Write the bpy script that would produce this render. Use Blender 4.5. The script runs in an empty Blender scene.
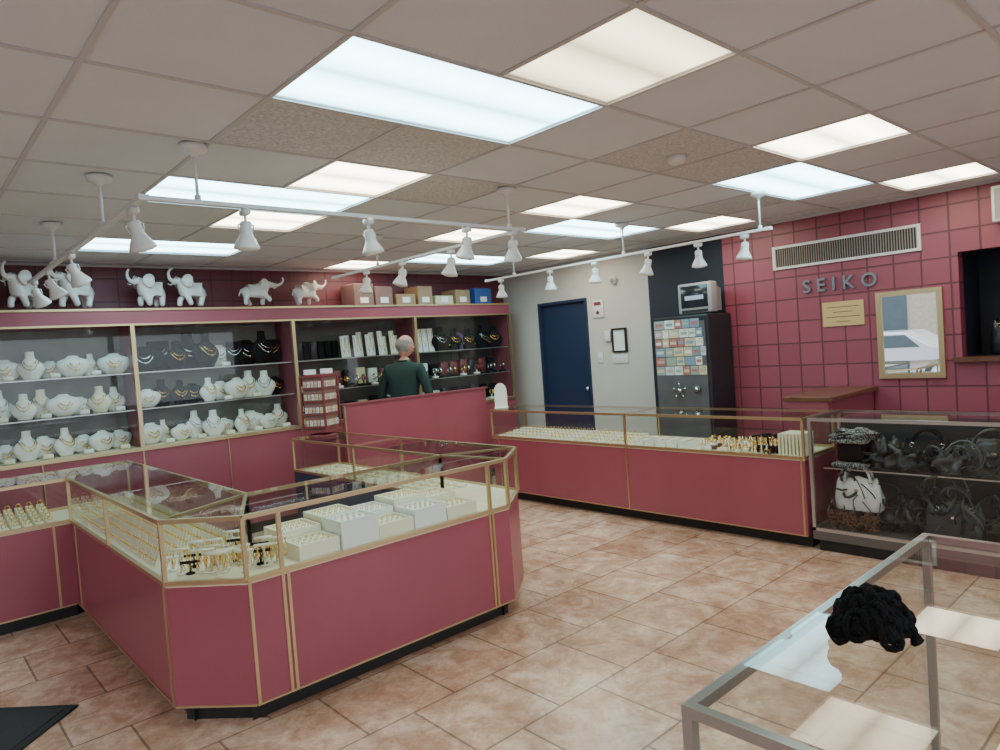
import bpy, bmesh, math, random
from mathutils import Vector, Matrix
random.seed(7)
D=bpy.data; COL=bpy.context.collection
# ------------------------------------------------------------------ materials
MATS={}
def mat(name,col,rough=.5,metal=0.,var=0.,vscale=8.,bump=0.,bscale=60.,emit=None,estr=0.,spec=.5,coat=0.):
    if name in MATS: return MATS[name]
    m=D.materials.new(name); m.use_nodes=True; nt=m.node_tree; n=nt.nodes; l=nt.links
    b=n['Principled BSDF']; b.inputs['Base Color'].default_value=(*col,1)
    b.inputs['Roughness'].default_value=rough; b.inputs['Metallic'].default_value=metal
    b.inputs['Specular IOR Level'].default_value=spec
    b.inputs['Coat Weight'].default_value=coat
    if emit: b.inputs['Emission Color'].default_value=(*emit,1); b.inputs['Emission Strength'].default_value=estr
    tc=n.new('ShaderNodeTexCoord')
    if var>0:
        no=n.new('ShaderNodeTexNoise'); no.inputs['Scale'].default_value=vscale; no.inputs['Detail'].default_value=5
        l.new(tc.outputs['Object'],no.inputs['Vector'])
        r=n.new('ShaderNodeValToRGB'); r.color_ramp.elements[0].position=.3; r.color_ramp.elements[1].position=.7
        r.color_ramp.elements[0].color=(*[c*(1-var) for c in col],1); r.color_ramp.elements[1].color=(*[min(1,c*(1+var)) for c in col],1)
        l.new(no.outputs['Fac'],r.inputs['Fac']); l.new(r.outputs['Color'],b.inputs['Base Color'])
    if bump>0:
        no=n.new('ShaderNodeTexNoise'); no.inputs['Scale'].default_value=bscale
        l.new(tc.outputs['Object'],no.inputs['Vector'])
        bp=n.new('ShaderNodeBump'); bp.inputs['Strength'].default_value=bump; bp.inputs['Distance'].default_value=.01
        l.new(no.outputs['Fac'],bp.inputs['Height']); l.new(bp.outputs['Normal'],b.inputs['Normal'])
    MATS[name]=m; return m
def glassmat(name,tint=(.95,.98,.96)):
    m=D.materials.new(name); m.use_nodes=True; nt=m.node_tree; n=nt.nodes; l=nt.links; n.clear()
    out=n.new('ShaderNodeOutputMaterial'); mx=n.new('ShaderNodeMixShader'); t=n.new('ShaderNodeBsdfTransparent'); g=n.new('ShaderNodeBsdfGlossy')
    t.inputs['Color'].default_value=(*tint,1); g.inputs['Roughness'].default_value=.01
    fr=n.new('ShaderNodeFresnel'); ge=n.new('ShaderNodeNewGeometry'); ma=n.new('ShaderNodeMath'); ma.operation='MULTIPLY_ADD'
    ma.inputs[1].default_value=1/1.5-1.5; ma.inputs[2].default_value=1.5
    l.new(ge.outputs['Backfacing'],ma.inputs[0]); l.new(ma.outputs[0],fr.inputs['IOR'])
    l.new(fr.outputs[0],mx.inputs[0]); l.new(t.outputs[0],mx.inputs[1]); l.new(g.outputs[0],mx.inputs[2]); l.new(mx.outputs[0],out.inputs[0])
    return m
def tilemat(name,swz,w,h,c1,c2,mortar,msize,offset,rough,noise=None,bump=.3,spec=.5,vein=False):
    m=D.materials.new(name); m.use_nodes=True; nt=m.node_tree; n=nt.nodes; l=nt.links; b=n['Principled BSDF']
    ge=n.new('ShaderNodeNewGeometry'); sp=n.new('ShaderNodeSeparateXYZ'); cb=n.new('ShaderNodeCombineXYZ')
    l.new(ge.outputs['Position'],sp.inputs[0]); l.new(sp.outputs[swz[0]],cb.inputs[0]); l.new(sp.outputs[swz[1]],cb.inputs[1])
    ad=n.new('ShaderNodeVectorMath'); ad.operation='ADD'; ad.inputs[1].default_value=(20,20,0); l.new(cb.outputs[0],ad.inputs[0])
    br=n.new('ShaderNodeTexBrick'); l.new(ad.outputs[0],br.inputs['Vector'])
    br.offset=offset; br.squash=1; br.inputs['Scale'].default_value=1; br.inputs['Brick Width'].default_value=w; br.inputs['Row Height'].default_value=h
    br.inputs['Mortar Size'].default_value=msize; br.inputs['Mortar Smooth'].default_value=.3; br.inputs['Bias'].default_value=0
    br.inputs['Color1'].default_value=(*c1,1); br.inputs['Color2'].default_value=(*c2,1); br.inputs['Mortar'].default_value=(*mortar,1)
    colout=br.outputs['Color']
    if noise:
        for sc,amt,lo,hi in noise:
            no=n.new('ShaderNodeTexNoise'); no.inputs['Scale'].default_value=sc; no.inputs['Detail'].default_value=8; no.inputs['Roughness'].default_value=.65; no.inputs['Distortion'].default_value=1.2
            l.new(ge.outputs['Position'],no.inputs['Vector'])
            r=n.new('ShaderNodeValToRGB'); r.color_ramp.elements[0].position=.40; r.color_ramp.elements[1].position=.60
            r.color_ramp.elements[0].color=(*lo,1); r.color_ramp.elements[1].color=(*hi,1)
            l.new(no.outputs['Fac'],r.inputs['Fac'])
            mx=n.new('ShaderNodeMix'); mx.data_type='RGBA'; mx.blend_type='MULTIPLY'; mx.inputs[0].default_value=amt
            l.new(colout,mx.inputs[6]); l.new(r.outputs[0],mx.inputs[7]); colout=mx.outputs[2]
    l.new(colout,b.inputs['Base Color']); b.inputs['Roughness'].default_value=rough; b.inputs['Specular IOR Level'].default_value=spec
    bp=n.new('ShaderNodeBump'); bp.inputs['Strength'].default_value=bump; bp.inputs['Distance'].default_value=.004; bp.invert=True
    l.new(br.outputs['Fac'],bp.inputs['Height']); l.new(bp.outputs['Normal'],b.inputs['Normal'])
    return m
def emitmat(name,col,st,stripes=True):
    m=D.materials.new(name); m.use_nodes=True; nt=m.node_tree; n=nt.nodes; l=nt.links; n.clear()
    out=n.new('ShaderNodeOutputMaterial'); e=n.new('ShaderNodeEmission'); e.inputs[0].default_value=(*col,1); l.new(e.outputs[0],out.inputs[0])
    tc=n.new('ShaderNodeTexCoord'); sp=n.new('ShaderNodeSeparateXYZ'); l.new(tc.outputs['Object'],sp.inputs[0])
    s=n.new('ShaderNodeMath'); s.operation='MULTIPLY'; s.inputs[1].default_value=math.pi/.2975; l.new(sp.outputs[1],s.inputs[0])
    c=n.new('ShaderNodeMath'); c.operation='SINE'; l.new(s.outputs[0],c.inputs[0])
    a=n.new('ShaderNodeMath'); a.operation='ABSOLUTE'; l.new(c.outputs[0],a.inputs[0])
    k=n.new('ShaderNodeMath'); k.operation='MULTIPLY_ADD'; k.inputs[1].default_value=st*.7; k.inputs[2].default_value=st*.5; l.new(a.outputs[0],k.inputs[0])
    l.new(k.outputs[0],e.inputs[1]); return m
PINK=mat('pink_laminate',(.31,.070,.098),.33,var=.05,vscale=3)
PINKD=mat('pink_laminate_dark',(.25,.058,.08),.4,var=.05,vscale=3)
GOLD=mat('gold_anodised',(.62,.47,.27),.33,.9)
GOLDJ=mat('gold_jewellery',(.85,.52,.14),.22,1.)
SILV=mat('silver_aluminium',(.50,.49,.48),.3,.9)
SILVD=mat('brushed_aluminium',(.36,.35,.34),.3,.9)
CHROME=mat('chrome',(.75,.75,.75),.12,1.)
KICK=mat('black_kick',(.010,.010,.011),.5)
NAVY=mat('navy_panel',(.018,.028,.07),.5,var=.1)
NAVYD=mat('dark_recess_paint',(.010,.013,.028),.6,var=.1)
DECK=mat('deck_cream',(.74,.64,.44),.6,var=.05)
CREAM=mat('tray_cream',(.80,.73,.55),.6)
WHITE=mat('white_leatherette',(.80,.78,.75),.5,bump=.05,bscale=80)
PORC=mat('white_porcelain',(.78,.74,.70),.22)
BLACKV=mat('black_velvet',(.008,.008,.009),.85,spec=.15)
BLACKB=mat('black_leather',(.010,.010,.012),.35,bump=.3,bscale=40)
GREYP=mat('case_back',(.17,.16,.155),.5,var=.15)
DARKP=mat('case_back_dark',(.07,.06,.06),.5,var=.15)
PURP=mat('purple_velvet',(.14,.04,.22),.7)
REDD=mat('dark_red',(.20,.035,.04),.5)
BROWN=mat('dark_wood',(.12,.045,.025),.3,var=.25,vscale=12)
CARD=mat('cardboard',(.34,.20,.11),.8,var=.1)
BLUEB=mat('blue_box',(.03,.09,.28),.5)
BEIGE=mat('beige_paint',(.60,.54,.49),.6,var=.02)
PAPER=mat('white_paper',(.8,.8,.78),.6)
DARKM=mat('dark_metal',(.025,.025,.03),.4,.3,var=.1)
SAFEG=mat('safe_grey_steel',(.13,.13,.135),.4,.4,var=.1)
GREYPL=mat('grey_plastic',(.32,.31,.30),.45)
WTRK=mat('white_enamel',(.74,.71,.69),.35)
LAMPG=mat('lamp_face',(.85,.82,.76),.15,.2)
MIRR=mat('mirror_silver',(.92,.92,.92),.01,1.)
SKIN=mat('skin',(.50,.26,.18),.5)
HAIR=mat('grey_hair',(.24,.225,.21),.8,var=.2,vscale=60)
SWEAT=mat('dark_green_sweater',(.010,.032,.026),.85,bump=.3,bscale=150)
TROUS=mat('dark_trousers',(.02,.022,.03),.8)
GLASS=glassmat('case_glass'); WGLASS=glassmat('window_glass',(.9,.94,.95))
FLOORM=tilemat('travertine_tile',(0,1),.45,.45,(.76,.545,.405),(.60,.395,.285),(.32,.22,.16),.006,.5,.22,
   noise=[(1.3,.7,(.70,.57,.50),(1.10,1.10,1.10)),(5,.8,(.74,.60,.53),(1.12,1.13,1.14)),(22,.5,(.76,.66,.60),(1.05,1.05,1.05)),(60,.3,(.8,.74,.7),(1.03,1.03,1.03))],bump=.3)
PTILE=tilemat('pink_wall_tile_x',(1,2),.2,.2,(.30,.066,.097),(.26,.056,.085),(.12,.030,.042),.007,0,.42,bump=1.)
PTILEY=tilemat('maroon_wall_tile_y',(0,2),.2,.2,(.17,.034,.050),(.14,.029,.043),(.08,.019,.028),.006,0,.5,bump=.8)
CEILM=mat('ceiling_tile',(.69,.69,.72),.9,var=.04,vscale=2,bump=.2,bscale=150)
CEILS=mat('ceiling_tile_fissured',(.58,.56,.56),.9,var=.22,vscale=60,bump=.5,bscale=120)
TBAR=mat('ceiling_tbar',(.54,.51,.51),.6)
COOL=emitmat('cool_tube_panel',(.46,.87,1.),10.5); WARM=emitmat('warm_tube_panel',(1.,.92,.68),9.5)
WARMD=emitmat('warm_dim_panel',(1.,.88,.58),3.6)
CARDC=[mat('card_%d'%i,c,.5) for i,c in enumerate([(.75,.72,.65),(.40,.14,.12),(.20,.27,.36),(.62,.5,.3),(.3,.36,.3),(.6,.57,.57),(.5,.35,.3)])]
# ------------------------------------------------------------------ mesh builder
class MB:
    def __init__(s,name,loc=(0,0,0),rot=0.):
        s.name=name; s.bm=bmesh.new(); s.mats=[]; s.X=Matrix.Identity(4); s.loc=loc; s.rot=rot
    def mi(s,m):
        if m not in s.mats: s.mats.append(m)
        return s.mats.index(m)
    def v(s,p): return s.bm.verts.new(s.X@Vector(p))
    def f(s,vs,m,sm=False):
        try: f=s.bm.faces.new(vs)
        except ValueError: return
        f.material_index=s.mi(m); f.smooth=sm
    def quad(s,pts,m): s.f([s.v(p) for p in pts],m)
    def box(s,x0,x1,y0,y1,z0,z1,m):
        a=[s.v((x,y,z)) for z in (z0,z1) for x,y in ((x0,y0),(x1,y0),(x1,y1),(x0,y1))]
        for q in ((3,2,1,0),(4,5,6,7),(0,1,5,4),(1,2,6,5),(2,3,7,6),(3,0,4,7)): s.f([a[i] for i in q],m)
    def prism(s,poly,z0,z1,m):
        lo=[s.v((x,y,z0)) for x,y in poly]; hi=[s.v((x,y,z1)) for x,y in poly]; n=len(poly)
        s.f(lo[::-1],m); s.f(hi,m)
        for i in range(n): s.f([lo[i],lo[(i+1)%n],hi[(i+1)%n],hi[i]],m)
    def rbox(s,c,size,r,m,seg=3,sm=True):
        b2=bmesh.new(); bmesh.ops.create_cube(b2,size=1)
        for v in b2.verts: v.co=Vector((v.co.x*size[0],v.co.y*size[1],v.co.z*size[2]))+Vector(c)
        bmesh.ops.bevel(b2,geom=b2.edges[:],offset=r,segments=seg,affect='EDGES',profile=.5)
        s.merge(b2,m,sm)
    def merge(s,b2,m,sm=True,keep=None):
        mp={v:s.v(v.co) for v in b2.verts}
        for f in b2.faces: s.f([mp[v] for v in f.verts],m if keep is None else keep(f),sm)
        b2.free()
    def bar(s,p,q,w,m,h=None):
        p=Vector(p);q=Vector(q); d=(q-p); L=d.length
        if L<1e-6: return
        d/=L; up=Vector((0,0,1)) if abs(d.z)<.9 else Vector((1,0,0))
        a=d.cross(up).normalized(); b=a.cross(d); h=h or w
        V=[s.v(o+a*w/2*i+b*h/2*j) for o in (p,q) for i,j in ((-1,-1),(1,-1),(1,1),(-1,1))]
        for qd in ((0,1,2,3),(7,6,5,4),(4,5,1,0),(5,6,2,1),(6,7,3,2),(7,4,0,3)): s.f([V[i] for i in qd],m)
    def rings(s,rs,m,caps=True,sm=True):
        prev=None; first=None
        for r in rs:
            cur=[s.v(p) for p in r]
            if prev:
                n=len(cur)
                for i in range(n): s.f([prev[i],prev[(i+1)%n],cur[(i+1)%n],cur[i]],m,sm)
            else: first=cur
            prev=cur
        if caps: s.f(first[::-1],m,sm); s.f(prev,m,sm)
    def cyl(s,p,q,r,m,r2=None,seg=12,sm=True):
        s.tube([p,q],[r,r if r2 is None else r2],m,seg,sm)
    def tube(s,pts,r,m,seg=8,sm=True,closed=False):
        pts=[Vector(p) for p in pts]; n=len(pts)
        if not isinstance(r,(list,tuple)): r=[r]*n
        rs=[]; pa=None
        for i,p in enumerate(pts):
            if closed: d=pts[(i+1)%n]-pts[i-1]
            else: d=(pts[min(i+1,n-1)]-pts[max(i-1,0)])
            d.normalize()
            if pa is None:
                up=Vector((0,0,1)) if abs(d.z)<.9 else Vector((1,0,0)); a=d.cross(up).normalized()
            else: a=(pa-d*pa.dot(d)).normalized()
            pa=a; b=d.cross(a)
            rs.append([p+(a*math.cos(t)+b*math.sin(t))*r[i] for t in [2*math.pi*k/seg for k in range(seg)]])
        if closed: rs.append(rs[0]); 
        s.rings(rs,m,caps=not closed,sm=sm)
    def lathe(s,prof,c,m,seg=16,sx=1,sy=1,sm=True,tilt=None):
        c=Vector(c); rs=[]
        for r,z in prof:
            r=max(r,.0004); ring=[Vector((r*sx*math.cos(2*math.pi*k/seg),r*sy*math.sin(2*math.pi*k/seg),z)) for k in range(seg)]
            if tilt: ring=[tilt@p for p in ring]
            rs.append([p+c for p in ring])
        s.rings(rs,m,sm=sm)
    def sph(s,c,r,m,u=12,w=8,fn=None):
        if not isinstance(r,(list,tuple)): r=(r,r,r)
        b2=bmesh.new(); bmesh.ops.create_uvsphere(b2,u_segments=u,v_segments=w,radius=1)
        for v in b2.verts:
            co=Vector((v.co.x*r[0],v.co.y*r[1],v.co.z*r[2]))
            if fn: co=fn(co)
            v.co=co+Vector(c)
        s.merge(b2,m,True)
    def blob(s,c,r,m,amp=.3,seed=0,sub=3,zmin=None,rot=None,fr=1.7):
        from mathutils import noise
        b2=bmesh.new(); bmesh.ops.create_icosphere(b2,subdivisions=sub,radius=1)
        for v in b2.verts:
            k=1+amp*noise.noise(v.co*fr+Vector((seed,seed*2.,0)))+amp*.5*noise.noise(v.co*fr*2.4+Vector((seed,0,seed)))
            co=Vector((v.co.x*r[0]*k,v.co.y*r[1]*k,v.co.z*r[2]*k))
            if rot: co=rot@co
            v.co=co+Vector(c)
            if zmin is not None: v.co.z=max(v.co.z,zmin)
        s.merge(b2,m,True)
    def addmesh(s,me,mats=None):
        vs=[s.v(v.co) for v in me.vertices]
        for p in me.polygons: s.f([vs[i] for i in p.vertices],mats[p.material_index] if mats else me.materials[p.material_index],True)
    def done(s,parent=None,recalc=False):
        me=D.meshes.new(s.name)
        if recalc: bmesh.ops.recalc_face_normals(s.bm,faces=s.bm.faces[:])
        s.bm.to_mesh(me); s.bm.free()
        for m in s.mats: me.materials.append(m)
        o=D.objects.new(s.name,me); COL.objects.link(o); o.location=s.loc; o.rotation_euler=(0,0,s.rot)
        if parent: o.parent=parent
        return o
def skinmesh(verts,edges,sub=2):
    me=D.meshes.new('tmp'); me.from_pydata([v[0] for v in verts],edges,[]); o=D.objects.new('tmp',me); COL.objects.link(o)
    o.modifiers.new('s','SKIN'); 
    for i,v in enumerate(verts):
        r=v[1]; r=r if isinstance(r,(tuple,list)) else (r,r)
        sv=me.skin_vertices[0].data[i]; sv.radius=r; sv.use_root=(i==0)
    sm=o.modifiers.new('u','SUBSURF'); sm.levels=sub
    dg=bpy.context.evaluated_depsgraph_get(); dg.update()
    out=D.meshes.new_from_object(o.evaluated_get(dg)); D.objects.remove(o); return out
# ------------------------------------------------------------------ room shell
XW,XE,YS,YN,HC=-1.855,6.17,-1.775,6.70,2.52
G=.595
m=MB('floor'); m.box(XW-.1,XE+.1,YS-.1,YN+.1,-.05,0,FLOORM); m.done()
def wall(name,x0,x1,y0,y1,z0,z1,mt): 
    m=MB(name); m.box(x0,x1,y0,y1,z0,z1,mt); return m.done()
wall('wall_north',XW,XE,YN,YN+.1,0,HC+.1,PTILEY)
DY0,DY1,DZ=5.27,6.07,2.07
m=MB('wall_east')
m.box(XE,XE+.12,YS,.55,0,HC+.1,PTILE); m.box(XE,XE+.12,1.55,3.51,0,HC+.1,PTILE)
m.box(XE,XE+.12,.55,1.55,0,1.22,PTILE); m.box(XE,XE+.12,.55,1.55,2.03,HC+.1,PTILE)
m.box(XE+.003,XE+.12,3.51,4.40,0,HC+.1,NAVYD)
m.box(XE,XE+.12,4.40,DY0,0,HC+.1,BEIGE); m.box(XE,XE+.12,DY1,YN,0,HC+.1,BEIGE); m.box(XE,XE+.12,DY0,DY1,DZ,HC+.1,BEIGE)
m.done()
m=MB('door_1')
DB=mat('door_navy',(.016,.030,.075),.4)
m.box(XE+.05,XE+.10,DY0+.036,DY1-.036,0.005,DZ-.036,DB)
for a in ((DY0+.001,DY0+.035),(DY1-.035,DY1-.001)): m.box(XE-.012,XE+.11,a[0],a[1],0.002,DZ-.001,NAVY)
m.box(XE-.012,XE+.11,DY0+.035,DY1-.035,DZ-.035,DZ-.001,NAVY)
m.sph((XE+.02,DY0+.09,1.0),.028,CHROME); m.cyl((XE+.05,DY0+.09,1.0),(XE+.02,DY0+.09,1.0),.012,CHROME)
m.done()
m=MB('wall_south')
m.box(XW,XE,YS-.1,YS,0,.5,PINK); m.box(XW,XE,YS-.1,YS,2.35,HC+.1,PINK); m.box(XW,XW+.4,YS-.1,YS,.5,2.35,PINK); m.box(XE-.6,XE,YS-.1,YS,.5,2.35,PINK)
m.done()
m=MB('wall_west')
m.box(XW-.1,XW,YS,-1.2,0,HC+.1,PINK); m.box(XW-.1,XW,5.0,YN,0,HC+.1,PINK)
m.box(XW-.1,XW,-1.2,5.0,2.3,HC+.1,PINK); m.box(XW-.1,XW,-1.2,5.0,0,.5,PINK)
m.done()
for i,(a,b) in enumerate(((-1.2,.86),(.86,2.93),(2.93,5.0))):
    m=MB('window_%d'%(i+1))
    for y in (a,b-.05): m.box(XW-.08,XW-.02,y,y+.05,.5,2.3,SILV)
    for z in (.5,2.25): m.box(XW-.08,XW-.02,a+.05,b-.05,z,z+.05,SILV)
    m.quad([(XW-.05,a+.05,.55),(XW-.05,b-.05,.55),(XW-.05,b-.05,2.25),(XW-.05,a+.05,2.25)],WGLASS); m.done()
for i in range(3):
    w=(XE-.6-XW-.4)/3; a=XW+.4+w*i; b=a+w
    m=MB('window_%d'%(i+4))
    for x in (a,b-.05): m.box(x,x+.05,YS-.08,YS-.02,.5,2.35,SILV)
    for z in (.5,2.30): m.box(a+.05,b-.05,YS-.08,YS-.02,z,z+.05,SILV)
    m.quad([(a+.05,YS-.05,.55),(b-.05,YS-.05,.55),(b-.05,YS-.05,2.30),(a+.05,YS-.05,2.30)],WGLASS); m.done()
m=MB('wall_alcove')
m.box(XE+.12,XE+.6,.5,1.6,1.17,1.22,NAVYD); m.box(XE+.12,XE+.6,.5,1.6,2.03,2.08,NAVYD); m.box(XE+.55,XE+.6,.5,1.6,1.22,2.03,NAVYD)
m.box(XE+.12,XE+.6,.45,.55,1.17,2.08,NAVYD); m.box(XE+.12,XE+.6,1.55,1.65,1.17,2.08,NAVYD); m.done()
m=MB('trim_1'); m.box(XE-.06,XE+.10,.5,1.6,1.19,1.225,BROWN); m.done()
# ceiling
cool=[(0,1),(0,4),(0,7),(5,1),(5,4),(5,7)]
warm=[(1,0),(1,3),(1,5),(4,0),(4,3),(4,5),(4,8),(7,0),(7,3),(7,6),(-2,-2),(4,-3)]
used=set()
for i,j in cool: used|={(i,j),(i+1,j)}
for c in warm: used.add(c)
spk={(0,2),(1,2),(3,1),(4,1),(2,3),(1,4) ,(6,2)}
m=MB('ceiling')
for i in range(-5,9):
    for j in range(-5,10):
        if (i,j) in used: continue
        x0,x1=1.12+G*i,min(XE,1.12+G*(i+1)); y0,y1=1.2+G*j,min(YN,1.2+G*(j+1))
        if x1<=x0 or y1<=y0: continue
        m.box(x0,x1,y0,y1,HC,HC+.03,CEILS if (i,j) in spk else CEILM)
for i in range(-5,10):
    x=1.12+G*i
    if x>XE: continue
    for j in range(-5,10):
        if any(ci+1==i and cj==j for ci,cj in cool): continue
        y0,y1=1.2+G*j,min(YN,1.2+G*(j+1))
        if y1>y0: m.box(x-.009,x+.009,y0,y1,HC-.006,HC+.002,TBAR)
for j in range(-5,10):
    y=1.2+G*j
    if y<YN: m.box(XW,XE,y-.009,y+.009,HC-.0062,HC+.002,TBAR)
m.box(XE-.02,XE,YS,YN,HC-.02,HC,TBAR); m.box(XW,XE,YN-.02,YN,HC-.02,HC,TBAR)
m.box(XW-.1,XE+.1,YS-.1,YN+.1,HC+.12,HC+.16,CEILM)
m.done()
def panel(i,j,w,mt):
    x0,y0=1.12+G*i,1.2+G*j; W=G*w
    m=MB('fluorescent_ceiling_light',loc=(x0,y0,HC))
    m.quad([(.0,.0,.008),(.0,G,.008),(W,G,.008),(W,0,.008)],mt)
    for a in ((.0,.012,.0,G),(W-.012,W,.0,G),(.012,W-.012,0,.012),(.012,W-.012,G-.012,G)): m.box(*a,.002,.02,TBAR)
    m.box(0,W,0,G,.06,.07,TBAR)
    m.done()
for i,j in cool: panel(i,j,2,COOL)
for i,j in warm: panel(i,j,1,WARMD if (i,j)==(1,0) else WARM)
m=MB('smoke_detector'); m.lathe([(.0,-.04),(.035,-.04),(.05,-.025),(.055,-.001)],(3.29,2.11,HC),WTRK,20); m.done()
# ------------------------------------------------------------------ jewellery counters
ZT,ZD,ZK=.92,.64,.09
def strip_gold(m,p,nx,ny,z0,z1,w=.014):
    t=Vector((-ny,nx,0)); p=Vector((p[0],p[1],0)); nn=Vector((nx,ny,0))
    m.X=Matrix(((t.x,nn.x,0,p.x),(t.y,nn.y,0,p.y),(0,0,1,0),(0,0,0,1)))
    m.box(-w/2,w/2,-.002,.005,z0,z1,GOLD); m.X=Matrix.Identity(4)
def counter(name,O,I,posts,strips,ends=(True,True),frame=GOLD):
    m=MB(name); n=len(O)
    def cellp(i):
        P=[O[i],O[i+1],I[i+1],I[i]]; Q=[]
        for p in P:
            if not Q or (Vector(p)-Vector(Q[-1])).length>1e-4: Q.append(p)
        if (Vector(Q[0])-Vector(Q[-1])).length<1e-4: Q.pop()
        a=sum(Q[k][0]*Q[(k+1)%len(Q)][1]-Q[(k+1)%len(Q)][0]*Q[k][1] for k in range(len(Q)))
        return Q if a>0 else Q[::-1]
    for i in range(n-1):
        P=cellp(i); c=Vector((sum(p[0] for p in P)/len(P),sum(p[1] for p in P)/len(P)))
        m.prism(P,ZK,ZD-.02,PINK)
        m.prism(P,ZD-.02,ZD,DECK)
        m.quad([(x,y,ZT) for x,y in P],GLASS)
        o0,o1=Vector(O[i]),Vector(O[i+1]); d=(o1-o0); L=d.length; d/=L; nr=Vector((d.y,-d.x))
        if nr.dot(c-o0)>0: nr=-nr
        Ki=[]
        for p in P:
            p=Vector(p)
            Ki.append(tuple(p-nr*.07) if min((p-o0).length,(p-o1).length)<1e-4 else tuple(p))
        m.prism(Ki,0.0,ZK,KICK)
        m.quad([(o0.x,o0.y,ZD),(o1.x,o1.y,ZD),(o1.x,o1.y,ZT),(o0.x,o0.y,ZT)],GLASS)
        i0,i1=Vector(I[i]),Vector(I[i+1])
        if (i0-i1).length>1e-3:
            m.quad([(i0.x,i0.y,ZD),(i1.x,i1.y,ZD),(i1.x,i1.y,ZT),(i0.x,i0.y,ZT)],GLASS)
            m.bar((*i0,ZT-.01),(*i1,ZT-.01),.018,frame); m.bar((*i0,ZD+.01),(*i1,ZD+.01),.018,frame)
            off=-nr*.004
            m.quad([(i0.x+off.x,i0.y+off.y,ZK),(i1.x+off.x,i1.y+off.y,ZK),(i1.x+off.x,i1.y+off.y,ZD-.002),(i0.x+off.x,i0.y+off.y,ZD-.002)],NAVY)
        m.bar((*o0,ZT-.010),(*o1,ZT-.010),.020,frame); m.bar((*o0,ZD),(*o1,ZD),.022,frame,.020)
        m.bar((*(o0+nr*.002),ZK+.004),(*(o1+nr*.002),ZK+.004),.01,frame,.008)
    for p in posts:
        m.bar((p[0],p[1],ZD),(p[0],p[1],ZT-.01),.018,frame)
        if len(p)>2: m.bar((p[0],p[1],ZT-.006),(p[2],p[3],ZT-.006),.016,frame,.012); m.bar((p[2],p[3],ZD),(p[2],p[3],ZT-.01),.016,frame)
    for s in strips: strip_gold(m,s[:2],s[2],s[3],ZK,ZD)
    for k,e in zip((0,-1),ends):
        if e:
            o,i_=O[k],I[k]
            m.quad([(*o,ZD),(*i_,ZD),(*i_,ZT),(*o,ZT)],GLASS); m.bar((*o,ZT-.010),(*i_,ZT-.010),.020,frame); m.bar((*o,ZD),(*i_,ZD),.022,frame)
    return m.done()
O=[(-1.5,5.2),(.84,5.2),(.84,3.2),(1.09,2.93),(2.62,2.93),(2.95,3.2),(2.95,5.5)]
I=[(-1.5,5.7),(1.31,5.7),(1.31,3.43),(1.31,3.43),(2.53,3.43),(2.53,3.43),(2.53,5.5)]
counter('jewelry_counter',O,I,
  posts=[(-1.5,5.2,-1.5,5.7),(-.35,5.2,-.35,5.7),(.84,5.2,1.31,5.7),(.84,4.2),(.84,3.2,1.31,3.43),(1.09,2.93,1.31,3.43),(1.25,2.93),(2.48,2.93),(2.62,2.93,2.53,3.43),(2.95,3.2,2.53,3.43),(2.95,4.5,2.53,4.5),(2.95,5.5,2.53,5.5)],
  strips=[(.74,5.2,0,-1),(.2,5.2,0,-1),(-.35,5.2,0,-1),(.84,5.1,-1,0),(.84,3.24,-1,0),(1.10,2.93,0,-1),(1.25,2.93,0,-1),(1.275,2.93,0,-1),(2.47,2.93,0,-1),(2.495,2.93,0,-1),(2.95,4.2,1,0)])
O=[(4.68,2.14),(4.68,3.67),(4.68,5.4)]; I=[(5.18,2.14),(5.18,3.67),(5.18,5.4)]
counter('jewelry_counter',O,I,posts=[(4.68,2.14,5.18,2.14),(4.68,3.67,5.18,3.67),(4.68,5.4,5.18,5.4)],
  strips=[(4.68,2.16,-1,0),(4.68,3.67,-1,0),(4.68,5.3,-1,0)])
def ring(m,c,r,axis='x',mt=GOLDJ,t=.002):
    pts=[]
    for k in range(8):
        a=2*math.pi*k/8
        pts.append(Vector(c)+(Vector((0,r*math.cos(a),r*math.sin(a))) if axis=='x' else Vector((r*math.cos(a),0,r*math.sin(a))) if axis=='y' else Vector((r*math.cos(a),r*math.sin(a),0))))
    m.tube(pts,t,mt,4,True,True)
def tray(m,x0,x1,y0,y1,z,h=.05,rows=4,cols=6,mt=WHITE):
    m.box(x0,x1,y0,y1,z,z+h,mt)
    e=.008
    for a in ((x0,x1,y0,y0+e),(x0,x1,y1-e,y1),(x0,x0+e,y0+e,y1-e),(x1-e,x1,y0+e,y1-e)): m.box(*a,z+h,z+h+.014,mt)
    for i in range(cols):
        for j in range(rows):
            x=x0+.02+(x1-x0-.04)*(i+.5)/cols; y=y0+.02+(y1-y0-.04)*(j+.5)/rows
            m.box(x-.006,x+.006,y-.008,y+.008,z+h,z+h+.006,WHITE)
            ring(m,(x,y,z+h+.010),.008,'x' if x1-x0>y1-y0 else 'y',GOLDJ,.002)
def earcard(m,x,y,z,h=.05,w=.035,mt=WHITE):
    s=.012
    m.quad([(x-s*.5,y-w/2,z),(x-s*.5,y+w/2,z),(x+s,y+w/2,z+h),(x+s,y-w/2,z+h)],mt); m.sph((x-s*.5+.004,y-.008,z+h*.55),.006,GOLDJ,6,4); m.sph((x-s*.5+.004,y+.008,z+h*.55),.006,GOLDJ,6,4)
m=MB('jewelry_ring_trays')
xs=[1.36,1.575,1.79,2.005,2.22,2.43]
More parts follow.
